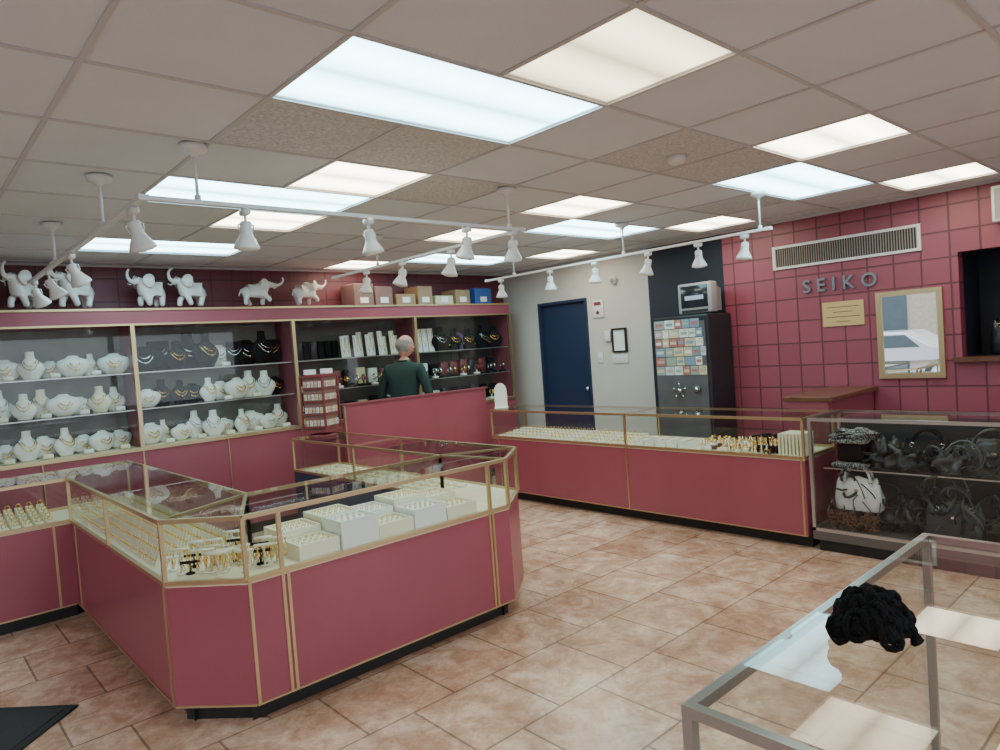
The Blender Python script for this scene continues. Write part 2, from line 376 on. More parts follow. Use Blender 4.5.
for k,x in enumerate(xs[:-1]):
    h=.055+.03*(k%2); w=.205
    if k==1: tray(m,x,x+w,2.97,3.14,ZD+.001,.12,2,5,WHITE)
    else: tray(m,x,x+w,2.98,3.16,ZD+.001,h,3,5,[CREAM,WHITE][k%2])
    tray(m,x,x+w,3.165,3.37,ZD+.001,h+.035,3,5,[CREAM,CREAM,WHITE][k%3])
m.done()
m=MB('jewelry_earring_cards')
for k in range(44):
    y=3.55+k*.046
    for c in range(6):
        x=.895+c*.067
        earcard(m,x,min(y,5.62),ZD+.001,.042+.008*c,.036,[CREAM,WHITE,CREAM][(k+c)%3])
for k in range(36):
    x=-1.4+k*.061
    for c in range(6):
        if x<.78: m.box(x-.022,x+.022,5.24+c*.072,5.28+c*.072,ZD+.001,ZD+.018+.012*c,CREAM); ring(m,(x,5.26+c*.072,ZD+.03+.012*c),.014,'y',GOLDJ,.003)
m.done()
def tstand(m,x,y,z,h,mt=CREAM,g=GOLDJ):
    m.cyl((x,y,z),(x,y,z+.006),.02,mt,seg=10); m.cyl((x,y,z),(x,y,z+h),.005,mt,seg=6); m.cyl((x-.035,y+.02,z+h),(x+.035,y-.02,z+h),.007,mt,seg=6)
    for a in (-.025,0,.025):
        m.tube([(x+a,y-a*.6-.006,z+h),(x+a-.006,y-a*.6-.009,z+h*.5),(x+a,y-a*.6-.006,z+h*.25),(x+a+.006,y-a*.6-.009,z+h*.5),(x+a,y-a*.6+.006,z+h)],.0018,g,4)
m=MB('necklace_stands')
for k in range(34):
    x=.90+random.random()*.40; y=3.02+random.random()*.46
    if (x-.84)+(y-3.2)>.06 and x<1.30: tstand(m,x,y,ZD+.001,.05+.08*random.random(),random.choice([CREAM,WHITE,CREAM,CREAM,CREAM,BLACKV]))
m.done()
m=MB('jewelry_display_pads')
for k in range(32):
    y=3.74+k*.051
    for c in range(4): 
        x=4.75+c*.1
        m.box(x-.03,x+.03,y-.02,y+.02,ZD+.001,ZD+.014+.012*c,[CREAM,WHITE][(k//4)%2]); ring(m,(x,y,ZD+.026+.012*c),.013,'x',GOLDJ,.003)
for k in range(5): tray(m,4.74,4.98,3.1+k*.11,3.19+k*.11,ZD+.001,.035,2,6,WHITE)
for k in range(120):
    x=4.73+random.random()*.38; y=2.42+random.random()*.66
    if random.random()<.5: m.lathe([(.016,0),(.006,.03),(.004,.06)],(x,y,ZD+.001),random.choice([CREAM,CREAM,WHITE]),8)
    elif random.random()<.5: m.rbox((x,y,ZD+.016),(.04,.05,.03),.004,random.choice([WHITE,CREAM,BROWN]),1)
    ring(m,(x,y,ZD+.03+random.random()*.03),.014,random.choice('xyz'),GOLDJ,.003)
for k in range(7): tstand(m,4.8+.05*(k%3),2.36+.03*k,ZD+.001,.12,BLACKV); m.rbox((4.78,2.38+.03*k,ZD+.03),(.03,.02,.055),.004,BLACKV,1)
for k in range(7): m.box(4.76,4.96,2.19+k*.026,2.203+k*.026,ZD+.001,ZD+.15,CREAM)
m.done()
m=MB('jewelry_display_pads')
for k in range(19):
    y=3.6+k*.09
    for c in range(3): m.box(2.60+c*.1,2.66+c*.1,y,y+.05,ZD+.001,ZD+.02,CREAM); ring(m,(2.63+c*.1,y+.025,ZD+.03),.012,'x')
m.done()
# ------------------------------------------------------------------ full-vision glass cases
def fullcase(name,x0,x1,y0,y1,top=.92,fr=SILV,deckm=GREYPL,w=.028):
    m=MB(name)
    m.box(x0+.03,x1-.03,y0+.03,y1-.03,0,.08,KICK); m.box(x0,x1,y0,y1,.08,.14,deckm)
    for x in (x0+w/2,x1-w/2):
        for y in (y0+w/2,y1-w/2): m.bar((x,y,.14),(x,y,top-w),w,fr)
    for z in (.14+w/2,top-w/2):
        for y in (y0+w/2,y1-w/2): m.bar((x0,y,z),(x1,y,z),w,fr)
        for x in (x0+w/2,x1-w/2): m.bar((x,y0+w,z),(x,y1-w,z),w,fr)
    e=.004
    m.quad([(x0+e,y0+e,top+.001),(x1-e,y0+e,top+.001),(x1-e,y1-e,top+.001),(x0+e,y1-e,top+.001)],GLASS)
    m.quad([(x0+e,y0,.14),(x0+e,y1,.14),(x0+e,y1,top-w),(x0+e,y0,top-w)][::-1],GLASS)
    m.quad([(x1-e,y0,.14),(x1-e,y1,.14),(x1-e,y1,top-w),(x1-e,y0,top-w)],GLASS)
    m.quad([(x0,y0+e,.14),(x1,y0+e,.14),(x1,y0+e,top-w),(x0,y0+e,top-w)],GLASS)
    m.quad([(x0,y1-e,.14),(x1,y1-e,.14),(x1,y1-e,top-w),(x0,y1-e,top-w)][::-1],GLASS)
    return m
m=fullcase('glass_display_case',4.69,5.2,.35,2.11,deckm=mat('case_deck_dark',(.10,.08,.075),.5),w=.022)
m.quad([(4.80,.40,.56),(5.17,.40,.56),(5.17,2.06,.56),(4.80,2.06,.56)],GLASS); m.box(4.796,4.802,.4,2.06,.556,.564,SILV)
m.box(5.175,5.185,.38,2.08,.15,.88,mat('case_back_black',(.02,.02,.022),.5))
m.done()
m=fullcase('glass_display_case',.97,2.23,.13,.68,fr=SILVD,deckm=mat('case_deck_tan',(.42,.33,.26),.5,var=.15),w=.020)
m.bar((1.92,.16,.14),(1.92,.16,.90),.014,CHROME)
m.quad([(1.05,.17,.5),(2.2,.17,.5),(2.2,.45,.5),(1.05,.45,.5)],GLASS)
for x in (1.30,1.92): m.bar((x,.16,.49),(x,.44,.49),.010,CHROME,.02)
m.done()
m=MB('black_knit_scrunchies')
BK=mat('black_knit',(.006,.006,.007),.95,bump=1.,bscale=160,spec=.2)
sc=Vector((1.415,.530,0))
m.blob(sc+Vector((0,0,.960)),(.062,.055,.036),BK,.3,1,3,.923)
for k in range(24):
    a=k*2.4; rr=.072*math.sqrt((k+.5)/24); c=sc+Vector((rr*1.05*math.cos(a),rr*.95*math.sin(a),.946+.058*(1-(k/24)**1.5)))
    R=Matrix.Rotation(a,3,'Z')@Matrix.Rotation(.4+.9*rr/.075,3,'Y')@Matrix.Rotation(random.uniform(-.6,.6),3,'X')
    m.blob(c,(.022,.016,.009),BK,.45,k*1.7,2,.923,rot=R)
    u=R@Vector((1,0,0)); w=R@Vector((0,1,0))
    pts=[c+u*.027*math.cos(t)+w*.020*math.sin(t)+(R@Vector((0,0,.006)))*math.sin(3*t) for t in [2*math.pi*i/14 for i in range(14)]]
    for p in pts: p.z=max(p.z,.930)
    m.tube(pts,.0068,BK,6,True,True)
m.done()
bagroot=D.objects.new('handbag_pile',None); COL.objects.link(bagroot)
def handbag(name,loc,w,h,d,mt,rot=0,hand=.15,hm=None,strapm=GOLDJ,lean=0.,parent=None):
    m=MB(name,loc=loc,rot=rot); m.X=Matrix.Rotation(lean,4,'X')
    rs=[]
    for z,s,t in ((0,.92,1),(.04*h,1,1.05),(.4*h,1.02,1.0),(.8*h,.9,.7),(.97*h,.82,.35),(h,.8,.2)):
        ring_=[]
        for k in range(24):
            a=2*math.pi*k/24; c,s_=math.cos(a),math.sin(a)
            ring_.append(Vector((w/2*s*math.copysign(abs(c)**.5,c),d/2*t*math.copysign(abs(s_)**.5,s_)+.008*math.sin(k*3+z*30),z+(.02*math.sin(k*1.3) if z>.5*h else 0))))
        rs.append(ring_)
    m.rings(rs,mt)
    for sgn in (-1,1):
        pts=[(w*.28*math.cos(a),sgn*d*.22,h*.9+hand*math.sin(a)) for a in [math.pi*i/12 for i in range(13)]]
        m.tube(pts,.009,hm or mt,8)
        for q in (-1,1): ring(m,(q*w*.28,sgn*d*.28,h*.86),.014,'y',strapm,.003)
    m.box(-w*.05,w*.05,d*.40,d*.46,h*.64,h*.70,strapm)
    m.done(parent)
WB=mat('white_bag_leather',(.62,.60,.58),.35,bump=.3,bscale=30)
GB=mat('grey_bag_leather',(.045,.045,.05),.3,bump=.4,bscale=30)
q=math.pi/2
handbag('white_handbag',(4.87,1.86,.28),.30,.21,.12,WB,rot=q,hand=.12,strapm=CHROME,parent=bagroot)
m=MB('slouch_bags_lower'); 
for k,(y,z,ry,rz,mt) in enumerate(((1.85,.20,.14,.08,GB),(1.60,.24,.16,.12,BLACKB),(1.42,.22,.15,.11,BLACKV),(1.2,.25,.17,.13,BLACKV),(1.0,.23,.16,.12,BLACKB),(.78,.24,.18,.12,BLACKV),(.55,.22,.12,.10,BLACKB))):
    m.blob((5.0,y,z),(.12,ry,rz),mt,.7,k*3.1,4,.143,fr=2.6)
for k in range(34):
    y=random.uniform(.5,1.95); z=random.uniform(.25,.5); r=random.uniform(.05,.11); t0=random.uniform(0,3)
    pts=[(4.80+.05*math.sin(a*2+k)+.02,min(2.05,y+r*math.cos(a+t0)),max(.155,z+r*1.3*math.sin(a+t0))) for a in [2*math.pi*i/14 for i in range(12)]]
    m.tube(pts,random.choice([.004,.007,.010]),random.choice([BLACKB,BLACKV,GB,BLACKB,WB if k%6==0 else BLACKB]),6)
m.done(bagroot)
handbag('black_handbag',(4.85,1.30,.145),.32,.25,.13,BLACKB,rot=q+.2,hand=.12,strapm=CHROME,parent=bagroot)
handbag('black_handbag',(4.85,.90,.145),.32,.27,.13,BLACKB,rot=q-.2,hand=.12,parent=bagroot)
handbag('black_handbag',(4.94,1.45,.563),.30,.20,.12,BLACKV,rot=q,hand=.09,strapm=CHROME,parent=bagroot)
handbag('black_handbag',(4.94,1.10,.563),.34,.21,.13,BLACKB,rot=q+.1,hand=.09,strapm=CHROME,parent=bagroot)
handbag('black_handbag',(4.94,.72,.563),.32,.19,.13,BLACKB,rot=q,hand=.08,parent=bagroot)
m=MB('slouch_bags_upper'); 
for k in range(9): m.blob((4.97,.55+.15*k,.63),(.12,.12,.10),random.choice([BLACKV,BLACKB,BLACKV,GB]),.8,k*2.3,4,.563,fr=2.6)
for k in range(14):
    y=random.uniform(.5,1.7); r=random.uniform(.05,.10)
    pts=[(4.86+.03*math.sin(a*2+k),y+r*math.cos(a),max(.572,.68+r*math.sin(a))) for a in [2*math.pi*i/14 for i in range(12)]]
    m.tube(pts,random.choice([.004,.007]),random.choice([BLACKB,GB]),6)
m.done(bagroot)
m=MB('fur_boa'); FUR=mat('brown_fur',(.16,.06,.03),.9,bump=1,bscale=90)
for k in range(60):
    c=Vector((random.uniform(4.735,4.80),random.uniform(1.72,2.02),random.uniform(.16,.25))); ph=random.uniform(0,6); r=random.uniform(.012,.026)
    pts=[c+Vector((.010*math.sin(t*2+ph),r*math.cos(t+ph),r*.8*math.sin(t+ph)+.004*t)) for t in [i*.7 for i in range(9)]]
    for p in pts: p.z=max(p.z,.146)
    m.tube(pts,.0035,FUR,5)
m.done(bagroot)
m=MB('folded_scarf')
ZEB=mat('zebra_cloth',(.3,.29,.28),.8)
nt=ZEB.node_tree; w_=nt.nodes.new('ShaderNodeTexVoronoi'); w_.inputs['Scale'].default_value=40; r_=nt.nodes.new('ShaderNodeValToRGB'); r_.color_ramp.elements[0].position=.35; r_.color_ramp.elements[1].position=.4
r_.color_ramp.elements[0].color=(.6,.58,.55,1); r_.color_ramp.elements[1].color=(.02,.02,.02,1)
nt.links.new(w_.outputs['Distance'],r_.inputs[0]); nt.links.new(r_.outputs[0],nt.nodes['Principled BSDF'].inputs['Base Color'])
m.rbox((4.95,1.90,.580),(.26,.24,.03),.012,ZEB); m.rbox((4.95,1.91,.665),(.16,.18,.135),.02,BLACKV)
m.rbox((4.92,1.91,.748),(.22,.24,.03),.012,ZEB); m.blob((4.93,1.90,.785),(.11,.13,.035),ZEB,.7,2,4,.763,fr=2.5); m.done(bagroot)
m=MB('black_gloves'); 
for k in range(3): m.blob((1.22+.07*k,.24+.02*k,.18),(.06,.04,.03),BK,.3,k,2,.142)
m.done()
m=MB('black_knit_hat'); m.blob((1.62,.30,.54),(.12,.09,.05),BK,.35,4,3,.503); m.done()
# ------------------------------------------------------------------ wall showcases
FY=6.30; zb,zt,zc=.94,1.965,2.105
XS=[-1.28,.15,1.58,3.00,4.44,5.88]
S1,S2=1.26,1.57
m=MB('jewelry_showcase')
m.box(XS[0],XS[-1],FY+.04,YN-.002,0,.1,KICK); m.box(XS[0],XS[-1],FY,YN-.002,.1,zb-.02,PINK)
m.box(XS[0],XS[-1],FY-.006,YN-.002,zb-.02,zb,DECK); m.bar((XS[0],FY-.004,zb-.012),(XS[-1],FY-.004,zb-.012),.02,GOLD,.03)
m.box(XS[0],XS[-1],FY,YN-.002,zt,zc,PINK)
for z,h in ((zt+.006,.016),(zc-.008,.018)): m.bar((XS[0],FY-.004,z),(XS[-1],FY-.004,z),.014,GOLD,h)
for i,x in enumerate(XS):
    m.bar((x,FY,zb),(x,FY,zt),.032,GOLD); m.bar((x,FY-.002,.1),(x,FY-.002,zb-.03),.018,GOLD,.01)
    m.box(x-.012,x+.012,FY+.03,YN-.002,zb,zt,PINKD)
    if i<5:
        x1=XS[i+1]; bm_=[GREYP,GREYP,GREYP,DARKP,DARKP][i]
        m.box(x+.012,x1-.012,YN-.02,YN-.003,zb,zt,bm_)
        m.quad([(x,FY+.004,zb),(x1,FY+.004,zb),(x1,FY+.004,zt),(x,FY+.004,zt)],GLASS)
        m.bar(((x+x1)/2,FY-.002,.1),((x+x1)/2,FY-.002,zb-.03),.014,GOLD,.008)
        for z in (S1,S2):
            m.box(x+.013,x1-.013,FY+.05,YN-.021,z-.008,z,GLASS)
            m.box(x+.013,x1-.013,FY+.048,FY+.052,z-.009,z+.001,SILV)
m.done()
def bust(m,x,y,z,s=1.,mt=WHITE,kind=0,rot=0,nk=GOLDJ):
    T=m.X; m.X=T@Matrix.Translation((x,y,z))@Matrix.Rotation(rot,4,'Z')
    if kind==0:
        m.lathe([(.052*s,0),(.056*s,.012*s),(.082*s,.05*s),(.098*s,.085*s),(.09*s,.118*s),(.055*s,.15*s),(.034*s,.172*s),(.030*s,.215*s),(.033*s,.225*s),(.001,.228*s)],(0,0,0),mt,14,1,.5)
        zz=.152
    elif kind==1:
        m.lathe([(.045*s,0),(.085*s,.025*s),(.118*s,.07*s),(.122*s,.105*s),(.105*s,.13*s),(.06*s,.145*s),(.040*s,.155*s),(.038*s,.165*s),(.001,.168*s)],(0,0,0),mt,14,1,.42)
        zz=.13
    else:
        m.rbox((0,0,.10*s),(.13*s,.02,.19*s),.008,mt,2); zz=.16
    for w_,dz in ((.058,.075),(.042,.045)):
        pts=[]
        for k in range(9):
            a=math.pi*(1+k/8); pts.append((w_*s*math.cos(a),(-.053-.005)*s*abs(math.sin(a))**.6-.005,(zz-dz*abs(math.sin(a))**1.2)*s))
        m.tube(pts,.0040*s,nk,5)
        if w_>.05: m.sph(pts[4],.009*s,nk,6,4)
    m.X=T
SILVJ=mat('silver_jewellery',(.6,.6,.6),.15,1.)
def tallcard(m,x,y,z,h,w,mt,tilt=.1):
    T=m.X; m.X=T@Matrix.Translation((x,y,z))@Matrix.Rotation(-tilt,4,'X')
    m.rbox((0,0,h/2),(w,.014,h),.005,mt,2); m.tube([(-w*.3,-.009,h*.92),(-w*.22,-.01,h*.4),(0,-.011,h*.2),(w*.22,-.01,h*.4),(w*.3,-.009,h*.92)],.003,GOLDJ,4)
    m.X=T
def rowb(name,x0,x1,z,n,mts,s=1.,y=6.5,kinds=(0,0,1)):
    m=MB(name)
    for k in range(n):
        x=x0+(x1-x0)*(k+.5)/n+random.uniform(-.012,.012); mt=mts[k%len(mts)] if isinstance(mts,list) else mts
        bust(m,x,y+(.06 if k%2 else -.02),z+.002,s*random.uniform(.85,1.12),mt,random.choice(kinds),random.uniform(-.5,.5),random.choice([GOLDJ,GOLDJ,SILVJ]))
        if k%2 and mt is not BLACKV: m.rbox((x,6.39,z+.022),(.07,.05,.035),.004,random.choice([WHITE,CREAM]),1); ring(m,(x,6.38,z+.045),.012,'y',GOLDJ,.003)
    m.done()
for b in (0,1):
    x0,x1=XS[b]+.05,XS[b+1]-.05
    rowb('necklace_bust_display',x0,x1,S2,9,WHITE,.95,kinds=(0,1,1)); rowb('necklace_bust_display',x0,x1,S1,10,[WHITE,WHITE,CREAM],1.0,kinds=(0,1,2)); rowb('necklace_bust_display',x0,x1,zb,10,WHITE,.95,kinds=(0,1,1))
x0,x1=XS[2]+.05,XS[3]-.05
rowb('necklace_bust_display',x0,x1,S2,10,[BLACKV,BLACKV,BLACKV,BLACKV,BLACKV,WHITE,BLACKV,BLACKV,BLACKV,BLACKV],1.3,kinds=(0,1,2))
rowb('necklace_bust_display',x0,x1,S1,10,[WHITE,BLACKV,BLACKV,BLACKV,WHITE,WHITE,WHITE,WHITE],1.05,kinds=(0,1,0))
rowb('necklace_bust_display',x0,x1,zb,10,[WHITE],1.0,kinds=(0,1,1))
m=MB('necklace_card_display')
for k in range(7): x=XS[3]+.07+k*.08; m.rbox((x,6.52,S2+.10),(.07,.03,.18),.006,random.choice([BLACKV,REDD,BLACKV,DARKM]),1)
for k in range(10):
    x=XS[3]+.62+k*.076; tallcard(m,x,6.45+.05*(k%2),S2+.003,.20+.07*random.random(),.062,random.choice([WHITE,WHITE,CREAM]))
for k in range(4): tallcard(m,XS[4]+.1+k*.085,6.5,S2+.003,.27,.075,WHITE)
m.done()
m=MB('watch_display_stands')
def watch(m,x,y,z,mt,st):
    m.rbox((x,y,z+.012),(.06,.06,.022),.004,st,1); m.cyl((x,y,z+.02),(x,y,z+.06),.008,st,seg=8)
    pts=[(x,y+.03*math.cos(a),z+.085+.03*math.sin(a)) for a in [2*math.pi*k/10 for k in range(10)]]
    m.tube(pts,.008,mt,6,True,True); m.cyl((x,y-.03,z+.085),(x,y-.042,z+.085),.018,mt,seg=12)
for b,z in ((3,zb),(3,S1),(4,zb),(4,S1)):
    for k in range(13): watch(m,XS[b]+.09+k*.105,6.40+.05*(k%2),z+.002,random.choice([GOLDJ,SILVJ,SILVJ,REDD]),random.choice([BLACKV,WHITE,BLACKV,CREAM]))
    for k in range(9): m.rbox((XS[b]+.12+k*.15,6.59,z+.10),(.11,.06,random.uniform(.12,.2)),.01,random.choice([BLACKV,REDD,WHITE,DARKM,BLACKV,CARDC[3]]),1)
m.done()
m=MB('necklace_bust_display')
for k in range(9):
    x=XS[4]+.47+k*.105; bust(m,x,6.48+.05*(k%2),S2+.003,random.uniform(1.0,1.25),PURP if k==3 else BLACKV,k%2,random.uniform(-.4,.4),GOLDJ if k%3 else SILVJ)
m.done()
# elephants -----------------------------------------------------------------
def elephant_mesh(trunk,legs,headz):
    V=[((0,0,.185),(.066,.070)),((-.085,0,.175),(.060,.062)),((.075,0,.20),(.056,.058)),((.115,0,.232+headz),(.042,.044)),((.15,0,.25+headz),(.043,.042))]
    E=[(0,1),(0,2),(2,3),(3,4)]
    last=4
    for p,r in trunk: V.append(((p[0]-.025,0,p[1]+headz),r)); E.append((last,len(V)-1)); last=len(V)-1
    for (bx,sy,kx,kz,fx,fz) in legs:
        base=1 if bx<0 else 2
        V.append(((bx*.9,sy*.036,.12),.033)); E.append((base,len(V)-1)); V.append(((kx*.9,sy*.042,kz),.025)); E.append((len(V)-2,len(V)-1)); V.append(((fx*.9,sy*.042,fz),.027)); E.append((len(V)-2,len(V)-1))
    V.append(((-.145,0,.19),.010)); E.append((1,len(V)-1)); V.append(((-.165,0,.13),.006)); E.append((len(V)-2,len(V)-1))
    return skinmesh(V,E,1)
trA=[((.215,.225),.022),((.25,.235),.017),((.272,.27),.013),((.268,.312),.011),((.245,.34),.010)]
trB=[((.215,.235),.022),((.25,.26),.017),((.258,.305),.013),((.235,.345),.011),((.205,.355),.010)]
trC=[((.22,.235),.022),((.262,.235),.017),((.30,.255),.013),((.32,.29),.011),((.31,.32),.010)]
std=[(-.10,-1,-.105,.075,-.10,.026),(-.10,1,-.09,.075,-.08,.026),(.09,-1,.095,.075,.09,.026),(.09,1,.08,.075,.07,.026)]
step=[(-.10,-1,-.12,.075,-.13,.026),(-.10,1,-.08,.075,-.06,.026),(.09,-1,.115,.08,.12,.026),(.09,1,.06,.075,.05,.026)]
lift=[(-.10,-1,-.12,.075,-.11,.026),(-.10,1,-.08,.075,-.06,.026),(.09,-1,.15,.10,.145,.055),(.09,1,.075,.075,.08,.026)]
EM=[elephant_mesh(trA,std,.01),elephant_mesh(trB,step,.02),elephant_mesh(trC,lift,.0)]
dg_=math.radians
for x,ang,kind,s in ((-.1,-60,0,1.),(.22,-120,1,1),(.56,-115,0,.98),(.88,-130,1,.98),(1.24,-145,1,1.03),(1.80,-150,0,.97),(2.14,-160,1,.95),(2.73,-15,2,.92),(3.24,8,2,.9)):
    m=MB('elephant_figurine',loc=(x,6.47,zc+.001),rot=dg_(ang))
    m.X=Matrix.Scale(s,4); m.addmesh(EM[kind],[PORC]*4)
    hz=(.01,.02,0)[kind]
    for sg in (-1,1):
        def earf(c,sg=sg): return Vector((c.x-abs(c.z)*.25,c.y+sg*.022*(1-(c.x/.04)),c.z))
        m.sph((.100,sg*.060,.240+hz),(.046,.008,.060),PORC,12,8,earf)
        m.tube([(.170,sg*.022,.220+hz),(.20,sg*.028,.205+hz),(.225,sg*.028,.215+hz)],[.007,.005,.002],PORC,6)
        m.sph((.168,sg*.032,.263+hz),.0045,BLACKV,6,4)
    m.done()
def carton(name,x0,x1,z1,mt,y0=6.36,y1=6.64):
    m=MB(name); m.rbox(((x0+x1)/2,(y0+y1)/2,(zc+.002+z1)/2),(x1-x0,y1-y0,z1-zc-.002),.006,mt,1,False)
    m.box(x0+.004,x1-.004,(y0+y1)/2-.02,(y0+y1)/2+.02,z1-.0005,z1+.0015,mat('packing_tape',(.45,.33,.2),.3))
    m.box((x0+x1)/2-.05,(x0+x1)/2+.05,y0-.002,y0+.001,zc+.03,zc+.09,PAPER); m.done()
MB_=mat('mauve_box',(.20,.11,.10),.7)
carton('cardboard_box',3.74,3.98,2.34,MB_); carton('cardboard_box',4.00,4.22,2.31,MB_)
carton('cardboard_box',4.27,4.52,2.23,CARD); carton('cardboard_box',4.56,4.76,2.32,CARD); carton('cardboard_box',4.80,5.06,2.21,CARDC[3])
carton('cardboard_box',5.10,5.32,2.28,CARD); carton('cardboard_box',5.40,5.66,2.30,BLUEB)
# ------------------------------------------------------------------ pink desk partition
m=MB('service_desk')
m.box(3.10,4.80,5.60,5.64,.0,1.135,PINK); m.box(3.08,4.82,5.58,5.66,1.135,1.15,PINKD)
m.bar((3.10,5.598,.02),(3.10,5.598,1.13),.012,GOLD); m.done()
m=MB('revolving_jewelry_display',loc=(2.73,5.33,ZT+.003),rot=.5)
m.lathe([(.12,0),(.12,.015),(.05,.025),(.03,.04)],(0,0,0),REDD,20)
m.box(-.115,.115,-.115,.115,.04,.06,REDD); m.box(-.115,.115,-.115,.115,.50,.52,REDD)
for a in (-.11,.11):
    for b in (-.11,.11): m.bar((a,b,.06),(a,b,.50),.012,REDD)
m.box(-.098,.098,-.098,.098,.06,.50,mat('display_mauve',(.22,.10,.09),.5))
for k in range(4):
    m.X=Matrix.Rotation(k*math.pi/2,4,'Z')
    for j in range(4):
        z=.12+j*.108
        m.box(-.09,.09,-.112,-.098,z-.042,z-.034,REDD)
        for i in range(5):
            x=-.072+i*.036; m.box(x-.013,x+.013,-.104,-.099,z-.026,z+.022,[CARDC[6],CARDC[5],CARDC[3]][(i+j)%3]); m.sph((x,-.106,z+.0),.006,GOLDJ if j%2 else SILVJ,6,4)
    m.box(-.05,.05,-.108,-.104,.525,.565,PAPER)
m.X=Matrix.Identity(4); m.done()
m=MB('vanity_display_board')
m.X=Matrix.Translation((4.77,5.33,ZT+.004))@Matrix.Rotation(math.radians(-45),4,'Z')
m.rbox((0,0,.01),(.14,.09,.02),.006,WHITE,2)
pts=[]
for k in range(17): a=math.pi*k/16; pts.append((.065*math.cos(a),.18+.085*math.sin(a)))
pts+=[(-.065,.02),(.065,.02)]
fr=[m.v((x,-.012,z)) for x,z in pts]; bk=[m.v((x,.012,z)) for x,z in pts]; m.f(fr,WHITE); m.f(bk[::-1],WHITE)
for k in range(len(pts)): m.f([fr[k],bk[k],bk[(k+1)%len(pts)],fr[(k+1)%len(pts)]],WHITE)
m.X=Matrix.Identity(4); m.done(recalc=True)
# ------------------------------------------------------------------ safe + television
m=MB('safe')
sx0,sx1,sy0,sy1,sh=5.72,6.14,3.44,4.06,1.735
m.rbox(((sx0+sx1)/2,(sy0+sy1)/2,sh/2+.03),(sx1-sx0,sy1-sy0,sh-.06),.015,DARKM,2,False); m.box(sx0+.05,sx1-.05,sy0+.05,sy1-.05,0,.05,KICK)
m.box(sx0-.015,sx0+.005,sy0+.03,sy1-.03,.12,sh-.06,SAFEG)
m.cyl((sx0-.015,3.58,1.03),(sx0-.04,3.58,1.03),.035,SAFEG,seg=20); m.cyl((sx0-.04,3.58,1.03),(sx0-.05,3.58,1.03),.02,CHROME,seg=20)
for k in range(5):
    a=2*math.pi*k/5+.3; e=(sx0-.05,3.76+.065*math.cos(a),1.02+.065*math.sin(a)); m.cyl((sx0-.045,3.76,1.02),e,.006,SAFEG,seg=6); m.sph(e,.010,CHROME,8,6)
m.cyl((sx0-.01,3.76,1.02),(sx0-.06,3.76,1.02),.020,CHROME,seg=14)
m.done()
m=MB('taped_photos_and_cards')
z=1.70
while z>1.16:
    y=4.025; h=random.uniform(.072,.092)
    while y>3.52:
        w=min(random.uniform(.065,.115),y-3.47)
        c=random.choice(CARDC[:1]+CARDC); m.box(sx0-.019,sx0-.0155,y-w,y,z-h,z,c); m.box(sx0-.0205,sx0-.019,y-w*.85,y-w*.15,z-h*.7,z-h*.35,random.choice(CARDC)); m.box(sx0-.0205,sx0-.019,y-w*.9,y-w*.4,z-h*.22,z-h*.12,CARDC[4])
        y-=w+.007
    z-=h+.009
m.done()
m=MB('television',loc=(5.86,3.62,sh+.003),rot=0)
m.rbox((.0,0,.155),(.12,.36,.29),.015,GREYPL,2); 
m.rings([[Vector((.05,y,z)) for y,z in ((-.16,.02),(.16,.02),(.16,.28),(-.16,.28))],[Vector((.24,y,z)) for y,z in ((-.11,.03),(.11,.03),(.11,.24),(-.11,.24))]],GREYPL,sm=False)
m.rbox((-.058,0,.17),(.012,.29,.21),.004,mat('tv_screen',(.02,.022,.03),.1),2)
m.box(-.066,-.0645,-.10,.10,.14,.18,mat('tv_image',(.2,.22,.28),.2,emit=(.5,.6,.8),estr=.6)); m.box(-.062,-.058,-.14,.14,.02,.045,DARKM)
m.done()
# ------------------------------------------------------------------ things on the east wall
x=XE
m=MB('air_vent_grille')
y0,y1,z0,z1=1.79,3.00,2.08,2.29
for a in ((y0,y1,z0,z0+.022),(y0,y1,z1-.022,z1),(y0,y0+.025,z0+.022,z1-.022),(y1-.025,y1,z0+.022,z1-.022)): m.box(x-.02,x-.001,*a,WTRK)
m.box(x-.006,x-.001,y0+.025,y1-.025,z0+.022,z1-.022,KICK)
for k in range(58):
    y=y0+.03+k*(y1-y0-.06)/57; m.box(x-.016,x-.007,y-.003,y+.004,z0+.022,z1-.022,mat('louvre_grey',(.30,.24,.21),.5))
m.done()
def text(name,body,loc,size,mt,ext=.012,spacing=1.,off=.002):
    cu=D.curves.new(name,'FONT'); cu.body=body; cu.size=size; cu.extrude=ext; cu.space_character=spacing; cu.align_x='LEFT'; cu.offset=off
    o=D.objects.new(name,cu); COL.objects.link(o)
    o.matrix_world=Matrix(((0,0,-1,loc[0]),(-1,0,0,loc[1]),(0,1,0,loc[2]),(0,0,0,1)))
    dg=bpy.context.evaluated_depsgraph_get(); dg.update(); me=D.meshes.new_from_object(o.evaluated_get(dg)); mw=o.matrix_world.copy(); D.objects.remove(o)
    me.materials.clear(); me.materials.append(mt); o=D.objects.new(name,me); COL.objects.link(o); o.matrix_world=mw; return o
text('sign_letters','SEIKO',(x-.013,2.74,1.845),.158,mat('letter_steel',(.22,.21,.25),.35,.5),.011,1.62,.003)
m=MB('brass_plaque'); m.box(x-.012,x-.001,2.24,2.58,1.53,1.74,mat('brass_sign',(.62,.42,.18),.4,.2))
for k,(a,b) in enumerate(((2.28,2.54),(2.33,2.49),(2.27,2.55),(2.35,2.47))): m.box(x-.0135,x-.012,a,b,1.69-k*.042,1.695-k*.042,BROWN)
m.done()
